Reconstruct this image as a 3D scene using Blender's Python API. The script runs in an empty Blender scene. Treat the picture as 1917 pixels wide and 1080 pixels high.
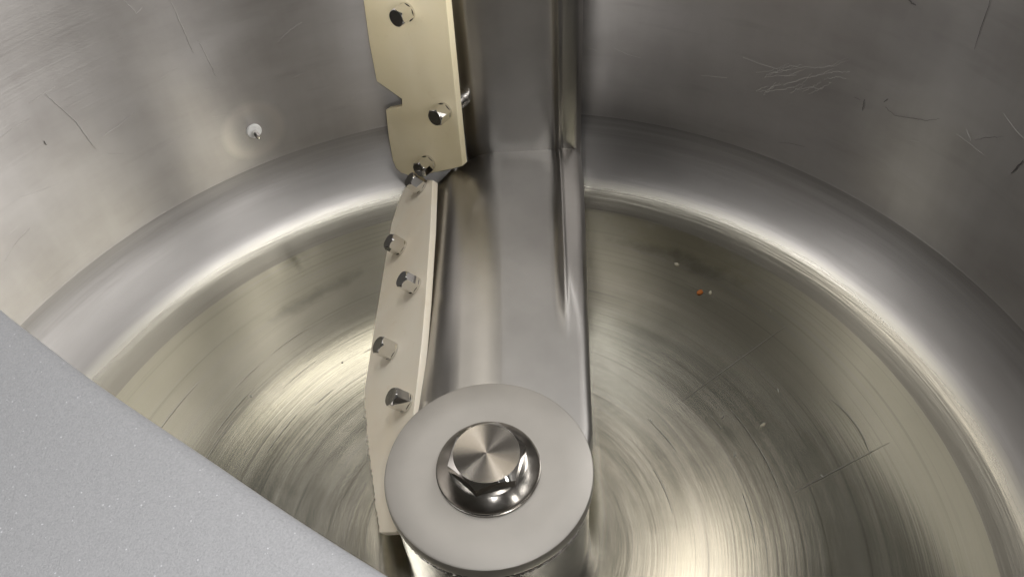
import bpy, bmesh, math, random
from mathutils import Vector, Matrix
random.seed(7)
S = bpy.context.scene
COL = S.collection
PI = math.pi

# ------------------------------------------------------------------ camera
cam = bpy.data.cameras.new('camera')
cam.sensor_width = 36.0
cam.lens = 1531.0 / 1917.0 * 36.0
cam.clip_start, cam.clip_end = 0.01, 100.0
co = bpy.data.objects.new('camera', cam); COL.objects.link(co)
rows = ((0.98897, -0.13998, -0.04843), (0.13616, 0.73041, 0.6693), (-0.05831, -0.66851, 0.74141))
m = Matrix.Identity(4)
for j in range(3):
    for i in range(3):
        m[i][j] = rows[j][i]
m.translation = Vector((0, -0.665, 1.343))
co.matrix_world = m
S.camera = co

# ------------------------------------------------------------------ world (soft room light) and lamps
w = bpy.data.worlds.new('World'); S.world = w; w.use_nodes = True
bg = w.node_tree.nodes['Background']
bg.inputs[0].default_value = (1.0, 0.97, 0.93, 1)
bg.inputs[1].default_value = 0.058
S.view_settings.view_transform = 'Standard'
S.view_settings.look = 'None'
S.view_settings.exposure = 0.58
S.view_settings.gamma = 1.0


def area(name, loc, target, sx, sy, power, color, rot=0.0):
    l = bpy.data.lights.new(name, 'AREA')
    l.shape = 'RECTANGLE'; l.size = sx; l.size_y = sy
    l.energy = power; l.color = color
    o = bpy.data.objects.new(name, l); COL.objects.link(o)
    d = Vector(target) - Vector(loc)
    o.matrix_world = Matrix.Translation(loc) @ d.to_track_quat('-Z', 'Y').to_matrix().to_4x4() @ Matrix.Rotation(rot, 4, 'Z')
    return o


WARM = (1.0, 0.94, 0.84)
NEUT = (1.0, 0.98, 0.96)
area('window_and_fill_light', (4.4, 0.0, 2.35), (0, 0, 0), 2.3, 1.3, 122, NEUT)
area('window_and_fill_light', (3.9, -1.7, 2.6), (-0.7, 0.6, 0.2), 1.1, 1.3, 36, NEUT)
area('window_and_fill_light', (2.9, -3.0, 3.0), (-0.5, 0.8, 0.2), 0.25, 1.6, 26, NEUT)
area('window_and_fill_light', (-1.1, -4.3, 2.35), (0, 0, 0), 4.2, 1.3, 115, NEUT)  # broad fill added behind the camera; no window known there
area('window_and_fill_light', (-4.1, 0.0, 3.0), (0.0, 0.3, 0.2), 0.8, 1.4, 8, NEUT)  # fill added to brighten the blades; no window known on this side
area('ceiling_and_fill_lamp', (3.1, 1.8, 3.5), (0, 0, 0), 1.7, 1.3, 48, NEUT)
area('ceiling_and_fill_lamp', (0.50, 0.40, 4.4), (0.5, 0.4, 0), 0.3, 1.1, 14, NEUT)
area('ceiling_and_fill_lamp', (-0.95, 1.10, 4.2), (-0.95, 1.1, 0), 0.45, 0.9, 12, NEUT)
area('ceiling_and_fill_lamp', (-0.66, 3.0, 4.0), (-0.66, 2.6, 0), 1.35, 0.95, 8.2, WARM)
area('ceiling_and_fill_lamp', (0.42, 1.68, 4.0), (0.42, 1.6, 0), 0.72, 0.22, 1.5, (1.0, 0.91, 0.81))
area('ceiling_and_fill_lamp', (0.50, 2.55, 4.0), (0.50, 2.3, 0), 0.30, 0.80, 0.5, NEUT)
area('ceiling_and_fill_lamp', (0.10, 1.25, 4.2), (0.1, 1.2, 0), 1.3, 0.3, 3, NEUT)  # strip added to put a highlight on the bend behind the arm
area('camera_flash', (0.05, -0.70, 1.40), (0.0, 0.25, 0.0), 0.022, 0.022, 1.6, (1, 1, 1))


# ------------------------------------------------------------------ node helpers
class N:
    def __init__(s, name):
        s.m = bpy.data.materials.new(name); s.m.use_nodes = True
        s.t = s.m.node_tree; s.b = s.t.nodes['Principled BSDF']

    def n(s, kind, **kw):
        o = s.t.nodes.new(kind)
        for k, v in kw.items(): setattr(o, k, v)
        return o

    def put(s, sock, v):
        if isinstance(v, bpy.types.NodeSocket): s.t.links.new(v, sock)
        else: sock.default_value = v

    def math(s, op, a, b=None, c=None, clamp=False):
        o = s.n('ShaderNodeMath', operation=op, use_clamp=clamp)
        s.put(o.inputs[0], a)
        if b is not None: s.put(o.inputs[1], b)
        if c is not None: s.put(o.inputs[2], c)
        return o.outputs[0]

    def xyz(s):
        tc = s.n('ShaderNodeTexCoord'); sp = s.n('ShaderNodeSeparateXYZ')
        s.t.links.new(tc.outputs['Object'], sp.inputs[0])
        return tc.outputs['Object'], sp.outputs[0], sp.outputs[1], sp.outputs[2]

    def comb(s, x, y, z):
        o = s.n('ShaderNodeCombineXYZ')
        for i, v in enumerate((x, y, z)): s.put(o.inputs[i], v)
        return o.outputs[0]

    def noise(s, vec, scale, detail=3, rough=0.5):
        o = s.n('ShaderNodeTexNoise')
        s.put(o.inputs['Vector'], vec)
        o.inputs['Scale'].default_value = scale
        o.inputs['Detail'].default_value = detail
        o.inputs['Roughness'].default_value = rough
        return o.outputs['Fac']

    def ramp(s, v, a, b, lo=0.0, hi=1.0):
        o = s.n('ShaderNodeMapRange'); o.clamp = True
        s.put(o.inputs[0], v)
        for i, q in enumerate((a, b, lo, hi)): s.put(o.inputs[i + 1], q)
        return o.outputs[0]

    def mix(s, f, a, b):
        o = s.n('ShaderNodeMix', data_type='RGBA')
        s.put(o.inputs[0], f)
        s.put(o.inputs[6], a if isinstance(a, bpy.types.NodeSocket) else (*a, 1))
        s.put(o.inputs[7], b if isinstance(b, bpy.types.NodeSocket) else (*b, 1))
        return o.outputs[2]

    def bump(s, h, strength, dist):
        o = s.n('ShaderNodeBump')
        o.inputs['Strength'].default_value = strength
        o.inputs['Distance'].default_value = dist
        s.put(o.inputs['Height'], h)
        s.t.links.new(o.outputs[0], s.b.inputs['Normal'])
        return o

    def radial(s, axis='Z'):
        o = s.n('ShaderNodeTangent', direction_type='RADIAL', axis=axis)
        s.t.links.new(o.outputs[0], s.b.inputs['Tangent'])
        s.b.inputs['Anisotropic Rotation'].default_value = 0.25      # grooves run round the axis: light spreads across them

    def set(s, **kw):
        names = dict(col='Base Color', metal='Metallic', rough='Roughness', an='Anisotropic', rot='Anisotropic Rotation')
        for k, v in kw.items():
            if k == 'col' and not isinstance(v, bpy.types.NodeSocket): v = (*v, 1)
            s.put(s.b.inputs[names.get(k, k)], v)


def polar(k):
    """object space -> (r, x/r, y/r, z)"""
    v, x, y, z = k.xyz()
    r = k.math('SQRT', k.math('ADD', k.math('MULTIPLY', x, x), k.math('MULTIPLY', y, y)))
    rs = k.math('MAXIMUM', r, 0.001)
    return v, x, y, z, r, k.math('DIVIDE', x, rs), k.math('DIVIDE', y, rs)


# ------------------------------------------------------------------ materials
def mat_floor():
    k = N('turned_steel_floor')
    v, x, y, z, r, c, s_ = polar(k)
    fine = k.noise(k.comb(k.math('MULTIPLY', c, 0.7), k.math('MULTIPLY', s_, 0.7), k.math('MULTIPLY', r, 150.0)), 1.0, 5, 0.65)
    mid = k.noise(k.comb(k.math('MULTIPLY', c, 1.0), k.math('MULTIPLY', s_, 1.0), k.math('MULTIPLY', r, 34.0)), 1.0, 4, 0.6)
    blot = k.noise(v, 3.2, 4, 0.55)
    stain = k.noise(k.comb(k.math('MULTIPLY', c, 3.0), k.math('MULTIPLY', s_, 3.0), k.math('MULTIPLY', r, 6.0)), 1.0, 4, 0.6)
    a = k.mix(k.ramp(mid, 0.35, 0.68), (0.54, 0.525, 0.445), (0.63, 0.61, 0.53))
    a = k.mix(k.ramp(stain, 0.52, 0.75, 0, 0.35), a, (0.22, 0.21, 0.165))
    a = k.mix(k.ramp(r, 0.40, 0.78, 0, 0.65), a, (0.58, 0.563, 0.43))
    a = k.mix(k.ramp(fine, 0.56, 0.70, 0, 0.55), a, (0.56, 0.545, 0.50))
    a = k.mix(k.ramp(fine, 0.44, 0.32, 0, 0.5), a, (0.28, 0.27, 0.235))
    def blob(px, py, ax, ay, rot, soft):
        mp = k.n('ShaderNodeMapping', vector_type='TEXTURE')
        mp.inputs['Location'].default_value = (px, py, 0); mp.inputs['Rotation'].default_value = (0, 0, rot); mp.inputs['Scale'].default_value = (ax, ay, 1)
        k.t.links.new(k.comb(x, y, 0.0), mp.inputs['Vector'])
        ln = k.n('ShaderNodeVectorMath', operation='LENGTH'); k.t.links.new(mp.outputs[0], ln.inputs[0])
        return k.ramp(k.math('ADD', ln.outputs['Value'], k.ramp(k.noise(v, 14.0, 4, 0.65), 0.3, 0.7, -0.45, 0.45)), 1.0, 1.0 - soft)
    film = blob(0.50, 0.62, 0.20, 0.060, -0.75, 0.5)
    smear = blob(0.535, 0.535, 0.085, 0.022, -0.80, 0.7)
    smear2 = blob(0.455, 0.605, 0.13, 0.020, -0.55, 0.8)
    smear3 = blob(-0.33, 0.62, 0.12, 0.022, 0.50, 0.8)
    a = k.mix(k.math('MULTIPLY', film, 0.5), a, (0.48, 0.45, 0.30))
    for q in (smear, smear2, smear3): a = k.mix(k.math('MULTIPLY', q, 0.4), a, (0.21, 0.20, 0.165))
    k.set(col=a, metal=1.0, an=0.55)
    k.set(rough=k.math('ADD', k.ramp(mid, 0.3, 0.7, 0.125, 0.165), k.ramp(blot, 0.35, 0.65, -0.015, 0.02)))
    k.radial()
    k.bump(fine, 0.04, 0.003)
    return k.m


def mat_bend():
    k = N('brushed_steel_bend')
    v, x, y, z, r, c, s_ = polar(k)
    rip = k.noise(k.comb(k.math('MULTIPLY', c, 1.6), k.math('MULTIPLY', s_, 1.6), k.math('MULTIPLY', k.math('SUBTRACT', r, z), 60.0)), 1.0, 4, 0.6)
    blot = k.noise(k.comb(k.math('MULTIPLY', c, 2.0), k.math('MULTIPLY', s_, 2.0), k.math('MULTIPLY', z, 5.0)), 1.6, 5, 0.6)
    low = k.ramp(z, 0.004, 0.035, 1, 0)                              # the foot of the bend is polished by the scraper
    a = k.mix(k.ramp(rip, 0.32, 0.68), (0.275, 0.264, 0.254), (0.345, 0.333, 0.322))
    a = k.mix(k.ramp(z, 0.006, 0.022, 0.85, 0), a, (0.47, 0.455, 0.385))
    k.set(col=a, metal=1.0, an=k.ramp(low, 0, 1, 0.9, 0.7))
    k.set(rough=k.math('ADD', k.ramp(low, 0, 1, 0.42, 0.22), k.ramp(blot, 0.3, 0.7, -0.02, 0.03)))
    k.radial()
    k.bump(rip, 0.18, 0.008)
    return k.m


def mat_wall():
    k = N('brushed_steel_wall')
    v, x, y, z, r, c, s_ = polar(k)
    fine = k.noise(k.comb(k.math('MULTIPLY', c, 5.0), k.math('MULTIPLY', s_, 5.0), k.math('MULTIPLY', z, 180.0)), 1.0, 4, 0.6)
    blot = k.noise(k.comb(k.math('MULTIPLY', c, 2.0), k.math('MULTIPLY', s_, 2.0), k.math('MULTIPLY', z, 5.0)), 1.6, 5, 0.6)
    smear = k.noise(k.comb(k.math('MULTIPLY', c, 3.0), k.math('MULTIPLY', s_, 3.0), k.math('MULTIPLY', z, 24.0)), 1.0, 4, 0.6)
    a = k.mix(k.ramp(blot, 0.35, 0.68), (0.37, 0.352, 0.338), (0.435, 0.417, 0.403))
    a = k.mix(k.ramp(smear, 0.58, 0.78, 0, 0.34), a, (0.25, 0.235, 0.22))
    up = k.noise(k.comb(k.math('MULTIPLY', c, 7.0), k.math('MULTIPLY', s_, 7.0), k.math('MULTIPLY', z, 1.6)), 1.0, 4, 0.6)
    a = k.mix(k.ramp(up, 0.45, 0.72, 0, 0.30), a, (0.56, 0.545, 0.535))       # cloudy wipe marks running down the wall
    # polished halo round the temperature probe
    d = k.n('ShaderNodeVectorMath', operation='DISTANCE')
    k.t.links.new(v, d.inputs[0]); d.inputs[1].default_value = (-0.4197, 0.9077, 0.2426)
    ring = k.math('MULTIPLY', k.ramp(d.outputs['Value'], 0.030, 0.055), k.ramp(d.outputs['Value'], 0.078, 0.064))
    a = k.mix(k.math('MULTIPLY', ring, 0.5), a, (0.56, 0.535, 0.51))
    k.set(col=a, metal=1.0, an=0.95)
    k.set(rough=k.math('ADD', k.ramp(blot, 0.3, 0.7, 0.37, 0.42), k.math('MULTIPLY', ring, -0.05)))
    k.radial()
    k.bump(fine, 0.13, 0.003)
    return k.m


def mat_satin(name, col, rough, bump=0.06, scale=900, an=0.0, mottled=0.06, pocket=None):
    k = N(name)
    v, x, y, z = k.xyz()
    g = k.noise(v, scale, 2)
    b = k.noise(v, 9.0, 4)
    c2 = tuple(q * (1 - mottled * 2) for q in col)
    k.set(col=k.mix(k.ramp(b, 0.35, 0.65), c2, col), metal=1.0, rough=k.ramp(b, 0.3, 0.7, rough - 0.02, rough + 0.03), an=an)
    if pocket:
        at = k.n('ShaderNodeAttribute', attribute_name='blasted')
        f = at.outputs['Fac']
        k.set(rough=k.math('ADD', k.ramp(f, 0, 1, rough, pocket), k.ramp(b, 0.3, 0.7, -0.02, 0.03)))
    if an: k.radial()
    k.bump(g, bump, 0.002)
    return k.m


def mat_polish(name, col, rough, an=0.0):
    k = N(name)
    v, x, y, z = k.xyz()
    b = k.noise(v, 60.0, 3)
    k.set(col=col, metal=1.0, rough=k.ramp(b, 0.3, 0.7, rough * 0.8, rough * 1.3), an=an)
    if an: k.radial()
    return k.m


def mat_turned():
    k = N('turned_bolt_face')
    v, x, y, z, r, c, s_ = polar(k)
    f = k.noise(k.comb(k.math('MULTIPLY', r, 900.0), 0.0, 0.0), 1.0, 3)
    k.set(col=k.mix(k.ramp(f, 0.3, 0.7), (0.30, 0.275, 0.24), (0.42, 0.39, 0.345)), metal=1.0, rough=0.17, an=0.98)
    k.radial()
    return k.m


def mat_plastic(name, col, col2):
    k = N(name)
    v, x, y, z = k.xyz()
    b = k.noise(v, 7.0, 4)
    g = k.noise(v, 350.0, 2)
    st = k.noise(v, 26.0, 5, 0.7)
    a = k.mix(k.ramp(b, 0.35, 0.65), col, col2)
    a = k.mix(k.ramp(st, 0.60, 0.80, 0, 0.30), a, tuple(q * p for q, p in zip(col, (0.72, 0.62, 0.50))))
    k.set(col=a, rough=k.ramp(b, 0.3, 0.7, 0.46, 0.60))
    k.b.inputs['Subsurface Weight'].default_value = 0.04
    k.b.inputs['Subsurface Radius'].default_value = (0.02, 0.012, 0.006)
    k.b.inputs['Subsurface Scale'].default_value = 1.0
    k.bump(g, 0.05, 0.002)
    return k.m


def mat_cover():
    k = N('flaked_grey_paint')
    v, x, y, z = k.xyz()
    vo = k.n('ShaderNodeTexVoronoi'); k.put(vo.inputs['Vector'], v); vo.inputs['Scale'].default_value = 640.0
    sp = k.n('ShaderNodeSeparateColor'); k.t.links.new(vo.outputs['Color'], sp.inputs[0])
    rnd, rnd2 = sp.outputs[0], sp.outputs[1]
    flake = k.math('MULTIPLY', k.math('GREATER_THAN', rnd, 0.990), k.ramp(vo.outputs['Distance'], 0.22, 0.42, 1, 0))
    grain = k.noise(v, 700.0, 3, 0.7)
    a = k.mix(k.ramp(grain, 0.3, 0.7), (0.25, 0.253, 0.26), (0.31, 0.314, 0.325))
    a = k.mix(k.ramp(rnd2, 0, 1, 0, 0.25), a, (0.40, 0.40, 0.415))
    a = k.mix(flake, a, (0.50, 0.50, 0.53))  # sparkle of the flakes painted in as paler dots
    k.set(col=a, metal=k.ramp(flake, 0, 1, 0.25, 0.0), rough=k.math('SUBTRACT', 0.5, k.math('MULTIPLY', flake, 0.3)))
    k.bump(k.math('ADD', grain, rnd2), 0.25, 0.0015)
    return k.m


def mat_flat(name, col, rough=0.5, metal=0.0):
    k = N(name); v, x, y, z = k.xyz()
    b = k.noise(v, 120.0, 3)
    k.set(col=k.mix(k.ramp(b, 0.3, 0.7), tuple(q * 0.85 for q in col), col), rough=rough, metal=metal)
    return k.m


M = dict(floor=mat_floor(), bend=mat_bend(), wall=mat_wall(),
         arm=mat_satin('blasted_steel_arm', (0.44, 0.425, 0.405), 0.30, pocket=0.48),
         cap=mat_satin('satin_steel_cap', (0.51, 0.487, 0.452), 0.56, an=0.2),
         hub=mat_satin('turned_steel_hub', (0.37, 0.355, 0.335), 0.22, an=0.5),
         rim=mat_satin('satin_steel_rim', (0.5, 0.49, 0.47), 0.35),
         bolt=mat_polish('polished_bolt_steel', (0.74, 0.725, 0.70), 0.05),
         flange=mat_polish('polished_flange_steel', (0.34, 0.32, 0.29), 0.20, an=0.4),
         turned=mat_turned(),
         beige=mat_plastic('beige_scraper_plastic', (0.94, 0.84, 0.67), (0.96, 0.89, 0.75)),
         yellow=mat_plastic('yellowed_scraper_plastic', (0.88, 0.77, 0.51), (0.92, 0.82, 0.58)),
         white=mat_flat('white_bushing_plastic', (0.88, 0.88, 0.86), 0.4),
         cover=mat_cover(),
         seam=mat_flat('weld_seam_steel', (0.6, 0.58, 0.56), 0.35, 1.0),
         scratch=mat_flat('bright_scratch_steel', (0.42, 0.40, 0.38), 0.6, 0.0),
         fscratch=mat_flat('dull_scratch_steel', (0.36, 0.35, 0.32), 0.6, 0.0),
         dark=mat_flat('dark_scuff', (0.07, 0.063, 0.06), 0.6),
         orange=mat_flat('orange_crumb', (0.55, 0.17, 0.03), 0.5),
         pale=mat_flat('pale_crumb', (0.6, 0.55, 0.42), 0.5))


# ------------------------------------------------------------------ object helpers
def link(name, me, mat, parent=None):
    o = bpy.data.objects.new(name, me); COL.objects.link(o)
    if mat is not None: me.materials.append(mat)
    if parent: o.parent = parent
    return o


def finish(bm, name, mat, parent=None, smooth=True, angle=35, bevel=0.0, seg=2):
    bmesh.ops.recalc_face_normals(bm, faces=bm.faces)
    me = bpy.data.meshes.new(name); bm.to_mesh(me); bm.free()
    o = link(name, me, mat, parent)
    if smooth:
        me.polygons.foreach_set('use_smooth', [True] * len(me.polygons))
        me.set_sharp_from_angle(angle=math.radians(angle))
    if bevel:
        b = o.modifiers.new('bevel', 'BEVEL'); b.width = bevel; b.segments = seg; b.limit_method = 'ANGLE'
        b.angle_limit = math.radians(35); b.harden_normals = False
    return o


def empty(name, label, cat, loc=(0, 0, 0), group=None):
    o = bpy.data.objects.new(name, None); COL.objects.link(o)
    o.location = loc; o['label'] = label; o['category'] = cat
    if group: o['group'] = group
    return o


def lathe(prof, n, closed=False):
    """prof: list of (r, z); returns bmesh (r = 0 gives a pole)"""
    bm = bmesh.new(); rings = []
    for r, z in prof:
        if r < 1e-6: rings.append([bm.verts.new((0, 0, z))])
        else: rings.append([bm.verts.new((r * math.cos(2 * PI * i / n), r * math.sin(2 * PI * i / n), z)) for i in range(n)])
    pairs = list(zip(rings, rings[1:])) + ([(rings[-1], rings[0])] if closed else [])
    for a, b in pairs:
        for i in range(n):
            j = (i + 1) % n
            f = ([a[0], b[i], b[j]] if len(a) == 1 else [a[i], a[j], b[0]] if len(b) == 1 else [a[i], a[j], b[j], b[i]])
            bm.faces.new(f)
    return bm


def ss(a, b, x):
    t = max(0.0, min(1.0, (x - a) / (b - a)))
    return t * t * (3 - 2 * t)


FZ = lambda r: -0.1 * (0.85 - r)          # the floor falls gently to the middle

# ------------------------------------------------------------------ kettle
kettle = empty('mixing_kettle', 'large round brushed stainless steel kettle bowl, seen from inside', 'kettle', (0, 0, -0.085))
OFF = Vector((0, 0, 0.085))


def kp(o):                                # parts are drawn in world coordinates
    o.location = OFF
    return o


prof = [(0.10, FZ(0.10)), (0.2, FZ(0.2)), (0.35, FZ(0.35)), (0.5, FZ(0.5)), (0.65, FZ(0.65)), (0.78, FZ(0.78)), (0.835, FZ(0.835))]
kp(finish(lathe(prof, 192), 'kettle_floor', M['floor'], kettle))
a0 = math.atan(0.1)
prof = [(0.835, FZ(0.835))]
for i in range(1, 25):
    t = i / 24 * PI / 2
    r_ = 0.84 + 0.16 * math.sin(t); z_ = 0.15 - 0.151 * math.cos(t)
    prof.append((r_, z_))
kp(finish(lathe(prof, 256), 'kettle_bend', M['bend'], kettle))
kp(finish(lathe([(1.0, 0.149), (1.0, 0.3), (1.0, 0.5), (1.0, 0.8)], 256), 'kettle_wall', M['wall'], kettle))
# weld seams: fine raised beads
kp(finish(lathe([(1.0, 0.1514), (0.99965, 0.1525), (1.0, 0.1536)], 256), 'weld_seam', M['wall'], kettle))
# rolled rim and outer shell
rp = [(1.0, 0.8)]
for i in range(1, 12):
    t = PI - i / 12 * PI
    rp.append((1.03 + 0.03 * math.cos(t), 0.8 + 0.03 * math.sin(t)))
rp += [(1.06, 0.8), (1.06, 0.1), (1.0, -0.05), (0.8, -0.12)]
kp(finish(lathe(rp, 192), 'kettle_rim', M['rim'], kettle))
# collar round the drive shaft
kp(finish(lathe([(0.14, -0.07), (0.168, -0.071), (0.184, -0.069), (0.188, -0.071), (0.189, -0.075)], 128), 'shaft_collar', M['hub'], kettle))

# scratches and scuffs: fine grooves on the wall and the floor
def ribbon(bm, pts, nrm, wd):
    prev = None
    for i, p in enumerate(pts):
        d = (pts[min(i + 1, len(pts) - 1)] - pts[max(i - 1, 0)]).normalized()
        n = nrm(p); s = d.cross(n).normalized()
        h = wd * (0.35 + 0.65 * math.sin(PI * (i + 0.4) / (len(pts) - 0.2)))
        cur = [bm.verts.new(p + n * 0.0006 + s * h * 0.5), bm.verts.new(p + n * 0.0010), bm.verts.new(p + n * 0.0006 - s * h * 0.5)]
        if prev:
            for q in range(2): bm.faces.new((prev[q], prev[q + 1], cur[q + 1], cur[q]))
        prev = cur


def wallpt(deg, z): return Vector((0.999 * math.cos(math.radians(deg)), 0.999 * math.sin(math.radians(deg)), z))
def walln(p): return Vector((-p.x, -p.y, 0)).normalized()
def floorpt(x, y): return Vector((x, y, FZ(math.hypot(x, y)) + 0.0012))
def floorn(p): return Vector((-0.1 * p.x, -0.1 * p.y, 1)).normalized()


def wline(bm, pts, wd, n=10, jit=0.0):
    out = []
    for (a, za), (b, zb) in zip(pts, pts[1:]):
        for i in range(n):
            t = i / n
            out.append(wallpt(a + (b - a) * t + random.uniform(-jit, jit), za + (zb - za) * t + random.uniform(-jit, jit) * 0.012))
    out.append(wallpt(*pts[-1]))
    ribbon(bm, out, walln, wd)


def fline(bm, a, b, wd, bow=0.0, n=14):
    out = []
    for i in range(n + 1):
        t = i / n
        x = a[0] + (b[0] - a[0]) * t; y = a[1] + (b[1] - a[1]) * t
        k = bow * math.sin(PI * t); L = math.hypot(x, y)
        out.append(floorpt(x * (1 + k / L), y * (1 + k / L)))
    ribbon(bm, out, floorn, wd)


bm = bmesh.new()
for i in range(26):                        # the brushed-looking patch of scratches on the right wall
    a = random.uniform(38.5, 47); z = 0.335 + (47 - a) * 0.0065 + random.uniform(-0.03, 0.035)
    L = random.uniform(1.2, 4.0)
    wline(bm, [(a + L / 2, z - 0.012), (a, z + 0.004), (a - L / 2, z + random.uniform(0.008, 0.035))], random.uniform(0.0004, 0.0010), 6, 0.12)
for p in ([(123.4, 0.614), (122.9, 0.597), (122.65, 0.582), (121.9, 0.588)], [(118.82, 0.6), (118.6, 0.53), (118.46, 0.465)],
          [(117.46, 0.489), (117.1, 0.44), (116.93, 0.398)], [(131.75, 0.387), (129.5, 0.39), (127.34, 0.401)],
          [(126, 0.30), (122, 0.305)], [(135, 0.52), (133.5, 0.44), (133, 0.37)], [(107, 0.56), (105.3, 0.55)],
          [(55, 0.59), (50, 0.575), (46, 0.53)], [(23.2, 0.42), (22.4, 0.405)]):
    wline(bm, p, 0.0011, 8, 0.05)
for i in range(46):                        # faint hairlines all over the wall
    a = random.uniform(15, 160); z = random.uniform(0.2, 0.72); q = random.uniform(-1, 1); L = random.uniform(0.6, 4.5)
    wline(bm, [(a, z), (a - L * 0.5, z + q * L * 0.006), (a - L, z + q * L * 0.010 + random.uniform(-0.004, 0.004))], random.uniform(0.0003, 0.0006), 6, 0.02)
kp(finish(bm, 'wall_scratches', M['scratch'], kettle))['kind'] = 'stuff'
bm = bmesh.new()
for p, wd in (([(32.3, 0.381), (31, 0.374), (29.56, 0.382), (27.6, 0.395), (26.3, 0.412)], 0.0022), ([(26.23, 0.66), (25.73, 0.558)], 0.0022),
              ([(34.83, 0.378), (34.61, 0.352)], 0.003), ([(22.07, 0.41), (20.8, 0.43), (19.53, 0.446)], 0.0018),
              ([(17.2, 0.395), (16.73, 0.429)], 0.006), ([(34.2, 0.60), (33.2, 0.589), (32.7, 0.588)], 0.006), ([(30, 0.64), (29.2, 0.63)], 0.005),
              ([(43.4, 0.20), (41.5, 0.21), (40, 0.215)], 0.0016), ([(36.0, 0.372), (35.2, 0.372)], 0.002), ([(32.6, 0.39), (32.3, 0.40)], 0.004),
              ([(137.5, 0.44), (137.4, 0.43)], 0.004)):
    wline(bm, p, wd * 0.42, 8, 0.06)
kp(finish(bm, 'wall_scuffs', M['dark'], kettle))['kind'] = 'stuff'
bm = bmesh.new()
fline(bm, (0.656, 0.344), (0.406, 0.22), 0.0011)
fline(bm, (0.678, 0.16), (0.70, 0.024), 0.0014, 0.012)
fline(bm, (0.744, 0.045), (0.547, -0.013), 0.001)
for i in range(9):                        # short arcs left by the scraper
    r = random.uniform(0.3, 0.76); a = random.uniform(-0.25, 1.3); L = random.uniform(0.08, 0.4)
    out = [floorpt(r * math.cos(a + L * q / 16), r * math.sin(a + L * q / 16)) for q in range(17)]
    ribbon(bm, out, floorn, random.uniform(0.0005, 0.0010))
for i in range(12):
    r = random.uniform(0.35, 0.8); a = random.uniform(1.9, 2.6); L = random.uniform(0.05, 0.25)
    out = [floorpt(r * math.cos(a + L * q / 16), r * math.sin(a + L * q / 16)) for q in range(17)]
    ribbon(bm, out, floorn, random.uniform(0.0006, 0.0014))
for i in range(12):                        # specks
    r = random.uniform(0.3, 0.8); a = random.uniform(-0.2, 2.5)
    p = (r * math.cos(a), r * math.sin(a)); q = random.uniform(0, 6.3); d = random.uniform(0.002, 0.008)
    fline(bm, p, (p[0] + d * math.cos(q), p[1] + d * math.sin(q)), 0.002, 0, 3)
kp(finish(bm, 'floor_scratches', M['fscratch'], kettle))['kind'] = 'stuff'

# temperature probe in the wall
ang = math.radians(114.82)
pz = 0.2426
inward = Vector((-math.cos(ang), -math.sin(ang), 0))
rotm = inward.to_track_quat('Z', 'Y').to_matrix().to_4x4()
base = Matrix.Translation(Vector((math.cos(ang), math.sin(ang), pz))) @ rotm
bm = lathe([(0.0, -0.004), (0.0175, -0.004), (0.0175, 0.003), (0.0155, 0.0055), (0.0, 0.006)], 32); bm.transform(base)
bush = kp(finish(bm, 'probe_bushing', M['white'], kettle))
bm = lathe([(0.0, 0.007), (0.0062, 0.007), (0.0055, 0.024), (0.0044, 0.028), (0.0044, 0.031), (0.0, 0.032)], 20); bm.transform(base)
o = finish(bm, 'probe_pin', M['bolt'], bush); o.location = (0, 0, 0)

# ------------------------------------------------------------------ mixing arm
arm = empty('agitator', 'satin steel mixing arm with round hub and beige scraper blades, rising against the kettle wall', 'mixer arm', (0, 0, -0.08))
AOFF = Vector((0, 0, 0.08))


def ap(o):
    o.location = AOFF
    return o


# arm body: cross-sections swept outwards along the floor, then up the wall
YB, ZT = 0.865, 0.135
path = []                                  # (y, z, normal y, normal z)
L1 = YB
for i in range(53): path.append((L1 * i / 52, ZT, 0.0, 1.0))
for i in range(1, 31): path.append((YB, ZT + 0.045 + 0.58 * i / 30, -1.0, 0.0))
sacc = [0.0]
for p, q in zip(path, path[1:]): sacc.append(sacc[-1] + math.hypot(q[0] - p[0], q[1] - p[1]))
us = [-0.150, -0.146, -0.135, -0.12, -0.10, -0.08, -0.06, -0.04, -0.02, -0.005, 0.008, 0.016, 0.022, 0.028, 0.036, 0.05, 0.065, 0.08, 0.095, 0.105, 0.113,
      0.120, 0.127, 0.134, 0.140, 0.144, 0.146, 0.148, 0.150, 0.152, 0.154, 0.156, 0.160, 0.164, 0.17, 0.178, 0.186, 0.192, 0.196, 0.198]


def hh(u, s):
    horiz = 1.0 if s <= L1 + 1e-6 else 0.0
    # left of the ridge: gently hollow, rising at the edge by the scraper
    h = (-0.010 * ss(0.00, -0.10, u) - 0.050 * ss(-0.085, -0.15, u)) * (0.35 + 0.65 * horiz)
    # right of the ridge: flat pocket tilted to the right, fading out at its round end
    far = (1 - ss(L1 - 0.24 - 6.0 * max(0, u - 0.07) ** 2, L1 - 0.02 - 6.0 * max(0, u - 0.07) ** 2, s)) if s <= L1 + 1e-6 else 0.0
    h += -0.10 * max(0.0, u - 0.020) * far
    # rim along the right side
    rise = ss(0.30, 0.52, s)
    h += rise * ((0.017 * far + 0.002) * ss(0.130, 0.150, u) + 0.012 * (1 - far) * ss(0.140, 0.151, u))
    if abs(u - 0.150) < 0.006: h += 0.0045 * rise * math.cos((u - 0.150) / 0.006 * PI / 2)
    edge = 0.150 * rise + 0.180 * (1 - rise)
    top = 0.198
    if u > edge:
        q = (u - edge) / max(0.004, top - edge)
        h -= (0.006 + 0.011 * rise) * q ** 1.4 + 0.012 * ss(0.8, 1.0, q)
    return h


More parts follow.
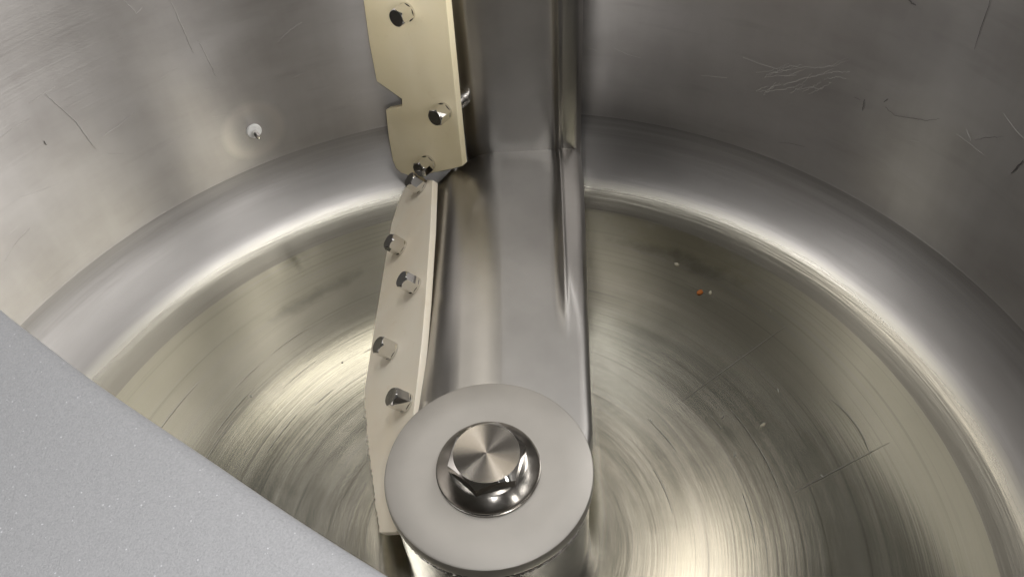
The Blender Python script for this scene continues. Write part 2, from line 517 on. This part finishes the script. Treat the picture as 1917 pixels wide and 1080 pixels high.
bm = bmesh.new(); grid = []
lay = bm.verts.layers.float.new('blasted')
ca, sa = math.cos(math.radians(-7.3)), math.sin(math.radians(-7.3))
for (y, z, ny, nz), s in zip(path, sacc):
    row = []
    um = -0.143 + 0.083 * ss(0.835, 0.866, s)       # left edge makes room for the upper blade
    ur = 0.174 + 0.032 * ss(0.0, 0.9, s) - 0.02 * ss(0.12, 0.0, s)
    fit = lambda u: u * (-um / 0.150) if u < 0 else (u if u < 0.1 else 0.1 + (u - 0.1) * (ur - 0.1) / 0.096)
    for u in us:
        h = hh(u, s)
        yy, zz = y + ny * h, z + nz * h
        if y == YB and nz == 1.0: yy = YB - hh(u, L1 + 0.01)      # mitred corner
        uu = fit(u)
        row.append(bm.verts.new((uu * ca - yy * sa, uu * sa + yy * ca, zz)))
        row[-1][lay] = (1 - ss(L1 - 0.05 - 9.0 * max(0, u - 0.07) ** 2 , L1 - 0.005 - 9.0 * max(0, u - 0.07) ** 2, s)) * ss(0.014, 0.022, u) * (1 - ss(0.112, 0.132, u) * ss(0.30, 0.50, s))
    # side, underside (a flat back 0.075 below the face)
    for u, dh in ((0.200, -0.062), (0.196, -0.085), (0.10, -0.095), (0.0, -0.095), (-0.10, -0.095), (-0.150, -0.085)):
        yy, zz = y + ny * dh, z + nz * dh
        u = fit(u)
        row.append(bm.verts.new((u * ca - yy * sa, u * sa + yy * ca, zz)))
    grid.append(row)
n = len(grid[0])
for a, b in zip(grid, grid[1:]):
    for i in range(n):
        j = (i + 1) % n
        bm.faces.new((a[i], a[j], b[j], b[i]))
bm.faces.new(grid[0]); bm.faces.new(grid[-1])
ap(finish(bm, 'arm_body', M['arm'], arm, angle=60))

# hub, cap, bolt
ap(finish(lathe([(0.0, -0.078), (0.170, -0.078), (0.164, -0.060), (0.162, -0.04), (0.162, 0.158), (0.160, 0.160), (0.0, 0.160)], 160), 'hub', M['hub'], arm))
# fine scalloped weld bead under the cap
bm = bmesh.new(); NB = 420
rr = []
for i in range(NB):
    a = 2 * PI * i / NB; jz = random.uniform(-0.0012, 0.0012); jr = random.uniform(0, 0.0014)
    rr.append([bm.verts.new(((0.1615 + dr + (jr if dr else 0)) * math.cos(a), (0.1615 + dr + (jr if dr else 0)) * math.sin(a), 0.1475 + dz + jz)) for dr, dz in ((0, -0.002), (0.0016, 0), (0, 0.002))])
for i in range(NB):
    p, q = rr[i], rr[(i + 1) % NB]
    for t in range(2): bm.faces.new((p[t], q[t], q[t + 1], p[t + 1]))
ap(finish(bm, 'weld_bead', M['bolt'], arm, angle=20))
cap = ap(finish(lathe([(0.0, 0.1605), (0.1635, 0.1605), (0.1665, 0.164), (0.1670, 0.168), (0.1670, 0.184), (0.1655, 0.1885), (0.1625, 0.190), (0.12, 0.190), (0.0, 0.190)], 192), 'hub_cap', M['cap'], arm))
fl = ap(finish(lathe([(0.0, 0.1902), (0.0835, 0.1902), (0.0835, 0.1940), (0.0822, 0.1943), (0.0822, 0.1990), (0.0790, 0.2030), (0.0630, 0.2120), (0.0600, 0.2136), (0.0, 0.2136)], 128), 'bolt_flange', M['flange'], arm))


def hexhead(R, h, r_top, cut, n_per=10, rot=0.0, pole=True):
    """hexagonal prism with a turned chamfer: side facets end in arcs"""
    bm = bmesh.new(); n = n_per * 6; bot = []; mid = []; top = []
    ap_ = R * math.cos(PI / 6)
    for i in range(n):
        a = 2 * PI * i / n
        loc = (a + PI / 6) % (PI / 3) - PI / 6
        # corners at a = 30, 90, ... degrees, flats facing a = 0, 60, ...
        r = ap_ / math.cos(loc)
        zc = h - cut * max(0.0, (r - r_top)) / max(1e-6, (R - r_top))
        c, s = math.cos(a + rot), math.sin(a + rot)
        bot.append(bm.verts.new((r * c, r * s, 0))); mid.append(bm.verts.new((r * c, r * s, min(zc, h - 0.0004))))
        top.append(bm.verts.new((min(r_top, r - 0.0003) * c, min(r_top, r - 0.0003) * s, h)))
    for A, B in ((bot, mid), (mid, top)):
        for i in range(n):
            j = (i + 1) % n
            bm.faces.new((A[i], A[j], B[j], B[i]))
    ft = bm.faces.new(top); bm.faces.new(bot[::-1])
    return bm, ft


bm, ft = hexhead(0.0625, 0.0255, 0.0520, 0.009, 12, math.radians(-83))
bm.transform(Matrix.Translation((0, 0, 0.2134)))
hx = finish(bm, 'bolt_head', M['bolt'], fl, angle=12)
hx.data.materials.append(M['turned'])
for p in hx.data.polygons:
    if p.normal.z > 0.99 and p.center.z > 0.230: p.material_index = 1


# scraper blades
def blade(O, E1, E2, Nn, poly, bolts, th, jag, label, mat, name='scraper_blade'):
    O, E1, E2, Nn = map(Vector, (O, E1, E2, Nn))
    pts = []
    for i, p in enumerate(poly):
        q = poly[(i + 1) % len(poly)]
        pts.append(p)
        if i in jag:
            L = math.hypot(q[0] - p[0], q[1] - p[1]); k = max(2, int(L / 0.006))
            for t in range(1, k):
                f = t / k; j = random.uniform(-0.0024, 0.0018)
                pts.append((p[0] + (q[0] - p[0]) * f + j, p[1] + (q[1] - p[1]) * f))
    bm = bmesh.new()
    top = [bm.verts.new(O + E2 * u + E1 * v) for u, v in pts]
    bot = [bm.verts.new(O + E2 * u + E1 * v - Nn * th) for u, v in pts]
    bm.faces.new(top); bm.faces.new(bot[::-1])
    n = len(top)
    for i in range(n):
        j = (i + 1) % n
        bm.faces.new((top[i], bot[i], bot[j], top[j]))
    b = ap(finish(bm, name, mat, arm, angle=30, bevel=0.0016, seg=2))
    b['label'] = label
    for i, (u, v) in enumerate(bolts):
        P = O + E2 * u + E1 * v
        rm = Nn.to_track_quat('Z', 'Y').to_matrix().to_4x4()
        R = 0.0205
        bm, ft = hexhead(R, 0.033, 0.0172, 0.004, 6, random.uniform(0, 1.0))
        # a short round shoulder under the hexagon
        bm.transform(Matrix.Translation((0, 0, 0.0045)))
        sh = lathe([(0.0, 0.0), (0.0196, 0.0), (0.0196, 0.0048), (0.0, 0.0048)], 28)
        me = bpy.data.meshes.new('t'); sh.to_mesh(me); sh.free(); bm.from_mesh(me); bpy.data.meshes.remove(me)
        bm.transform(Matrix.Translation(P + Nn * 0.0003) @ rm)
        o = finish(bm, 'bolt', M['bolt'], b, angle=14)
        # weld boss behind the blade that carries the bolt
        bm = lathe([(0.0, -0.085), (0.021, -0.085), (0.021, -th - 0.02), (0.017, -th - 0.012), (0.017, -th), (0.0, -th)], 28)
        bm.transform(Matrix.Translation(P) @ rm)
        finish(bm, 'bolt_boss', M['bolt'], b, angle=30)
    return b


LOW = [[0.0, 0.0], [-0.0508, -0.0196], [-0.0861, 0.0611], [-0.0916, 0.2022], [-0.1119, 0.3542], [-0.1217, 0.4602], [-0.135, 0.6566], [-0.1408, 0.8209],
       [-0.1036, 0.8578], [-0.0514, 0.9027], [-0.0237, 0.8918], [-0.0035, 0.862], [0.0192, 0.8079], [0.0392, 0.7552], [0.0573, 0.6888], [0.0657, 0.5933],
       [0.0692, 0.5009], [0.0807, 0.4558], [0.0839, 0.3929], [0.0794, 0.3153], [0.0648, 0.2496], [0.0506, 0.1816], [0.0319, 0.1155], [0.0161, 0.0546]]
blade((-0.2027, 0.0063, 0.0189), (0.0804, 0.9967, -0.0106), (-0.706, 0.0494, -0.7065), (-0.7037, 0.0643, 0.7076), LOW,
      [[-0.1, 0.8336], [-0.0283, 0.6831], [-0.0857, 0.5224], [-0.0128, 0.3926], [-0.069, 0.2327]], 0.016, set(range(15, 24)),
      'lower beige blade with a ragged left edge, scraping the floor', M['beige'])
UPP = [[0.0, 0.1], [-0.2139, 0.148], [-0.2206, -0.0138], [-0.2285, -0.1864], [-0.2382, -0.4022], [-0.205, -0.424], [-0.1311, -0.4668], [-0.0712, -0.4953],
       [-0.046, -0.4972], [-0.0321, -0.4882], [-0.0249, -0.4673], [-0.0211, -0.3995], [-0.0233, -0.3272], [-0.0739, -0.3019], [-0.0764, -0.2818],
       [-0.0066, -0.2589], [0.0001, -0.1654], [0.0002, -0.0683]]
blade((-0.1231, 0.9808, 0.5544), (0.0527, 0.0605, 0.9968), (-0.754, 0.6568, 0.0), (-0.6547, -0.7516, 0.0802), UPP,
      [[-0.1191, -0.0638], [-0.1984, -0.27], [-0.1394, -0.4297]], 0.018, set(),
      'upper beige blade with a notch in its left edge, against the wall', M['yellow'])

# ------------------------------------------------------------------ machine cover in the lower left corner
EDGE = [(-0.74, 0.10), (-0.58, 0.010), (-0.447, -0.0940), (-0.393, -0.151), (-0.345, -0.197), (-0.3015, -0.2389), (-0.25, -0.2845), (-0.2028, -0.3256), (-0.16, -0.364), (-0.119, -0.3996),
        (-0.0678, -0.4417), (-0.0178, -0.4816), (0.06, -0.545), (0.2, -0.66), (0.45, -0.90)]
EDGE[0] = (-0.62, 0.085); EDGE[1] = (-0.53, -0.007)
for _ in range(3):                                               # ease the corners out of the line
    e2 = [EDGE[0]]
    for p, q in zip(EDGE, EDGE[1:]):
        e2 += [(0.75 * p[0] + 0.25 * q[0], 0.75 * p[1] + 0.25 * q[1]), (0.25 * p[0] + 0.75 * q[0], 0.25 * p[1] + 0.75 * q[1])]
    EDGE = e2 + [EDGE[-1]]
cover = empty('machine_cover', 'light grey flaked metallic painted machine cover across the lower left corner', 'machine cover', (-0.75, -0.75, 0.832))
back = [(0.45, -1.35), (-1.35, -1.35), (-1.35, 0.9)]
bm = bmesh.new()
# a smooth top whose front edge rolls over
secs = [(0.0, 0.0), (-0.010, 0.0)]
prof = [(0.050, 0.0), (0.012, 0.0), (0.006, -0.0012), (0.002, -0.004), (0.0, -0.009), (0.0, -0.030)]
rowsv = []
for i, (x, y) in enumerate(EDGE):
    a = Vector(EDGE[max(0, i - 1)]); b = Vector(EDGE[min(len(EDGE) - 1, i + 1)])
    d = (b - a).normalized(); inn = Vector((d.y, -d.x))            # towards the lower left
    if inn.x > 0: inn = -inn
    rowsv.append([bm.verts.new((x + inn.x * q, y + inn.y * q, 0.84 + dz)) for q, dz in prof])
for p, q in zip(rowsv, rowsv[1:]):
    for t in range(len(prof) - 1): bm.faces.new((p[t], p[t + 1], q[t + 1], q[t]))
bt = [bm.verts.new((x, y, 0.84)) for x, y in back]
bb = [bm.verts.new((x, y, 0.810)) for x, y in back]
bm.faces.new([r[0] for r in rowsv] + bt)
bm.faces.new(([r[-1] for r in rowsv] + bb)[::-1])
bm.faces.new(rowsv[-1] + [bb[0], bt[0]]); bm.faces.new(rowsv[0] + [bb[2], bt[2]])
for i in range(2): bm.faces.new((bt[i], bt[i + 1], bb[i + 1], bb[i]))
bmesh.ops.recalc_face_normals(bm, faces=bm.faces)
o = finish(bm, 'cover_panel', M['cover'], cover, angle=40)
o.location = (0.75, 0.75, -0.832)

# ------------------------------------------------------------------ crumbs left on the floor
def crumb(name, label, x, y, sx, sy, sz, mat, rz=0.0):
    bm = bmesh.new()
    bmesh.ops.create_icosphere(bm, subdivisions=2, radius=1.0)
    for v in bm.verts:
        v.co *= 1 + random.uniform(-0.2, 0.2)
        v.co = Vector((v.co.x * sx, v.co.y * sy, max(v.co.z, -0.5) * sz))
    o = finish(bm, name, mat, None, angle=50)
    r = math.hypot(x, y)
    o.location = (x, y, FZ(r) + sz * 0.5); o.rotation_euler = (0, 0, rz)
    o['label'] = label; o['category'] = 'crumb'
    return o


crumb('food_crumb', 'orange food crumb on the floor right of the arm', 0.512, 0.472, 0.0075, 0.005, 0.004, M['orange'], 0.4)
crumb('food_crumb', 'small tan crumb beside the orange crumb', 0.533, 0.466, 0.0045, 0.003, 0.003, M['pale'], 1.0)
crumb('food_crumb', 'pale grain on the floor behind the orange crumb', 0.484, 0.559, 0.006, 0.0035, 0.003, M['pale'], -0.5)
crumb('food_crumb', 'pale flake on the floor near the middle of the right side', 0.536, 0.132, 0.006, 0.0028, 0.0015, M['pale'], 0.5)

crumb('food_crumb', 'tiny black speck on the matte face of the arm', 0.167, 0.760, 0.0035, 0.0022, 0.002, M['dark'], 0.8).location.z = 0.128
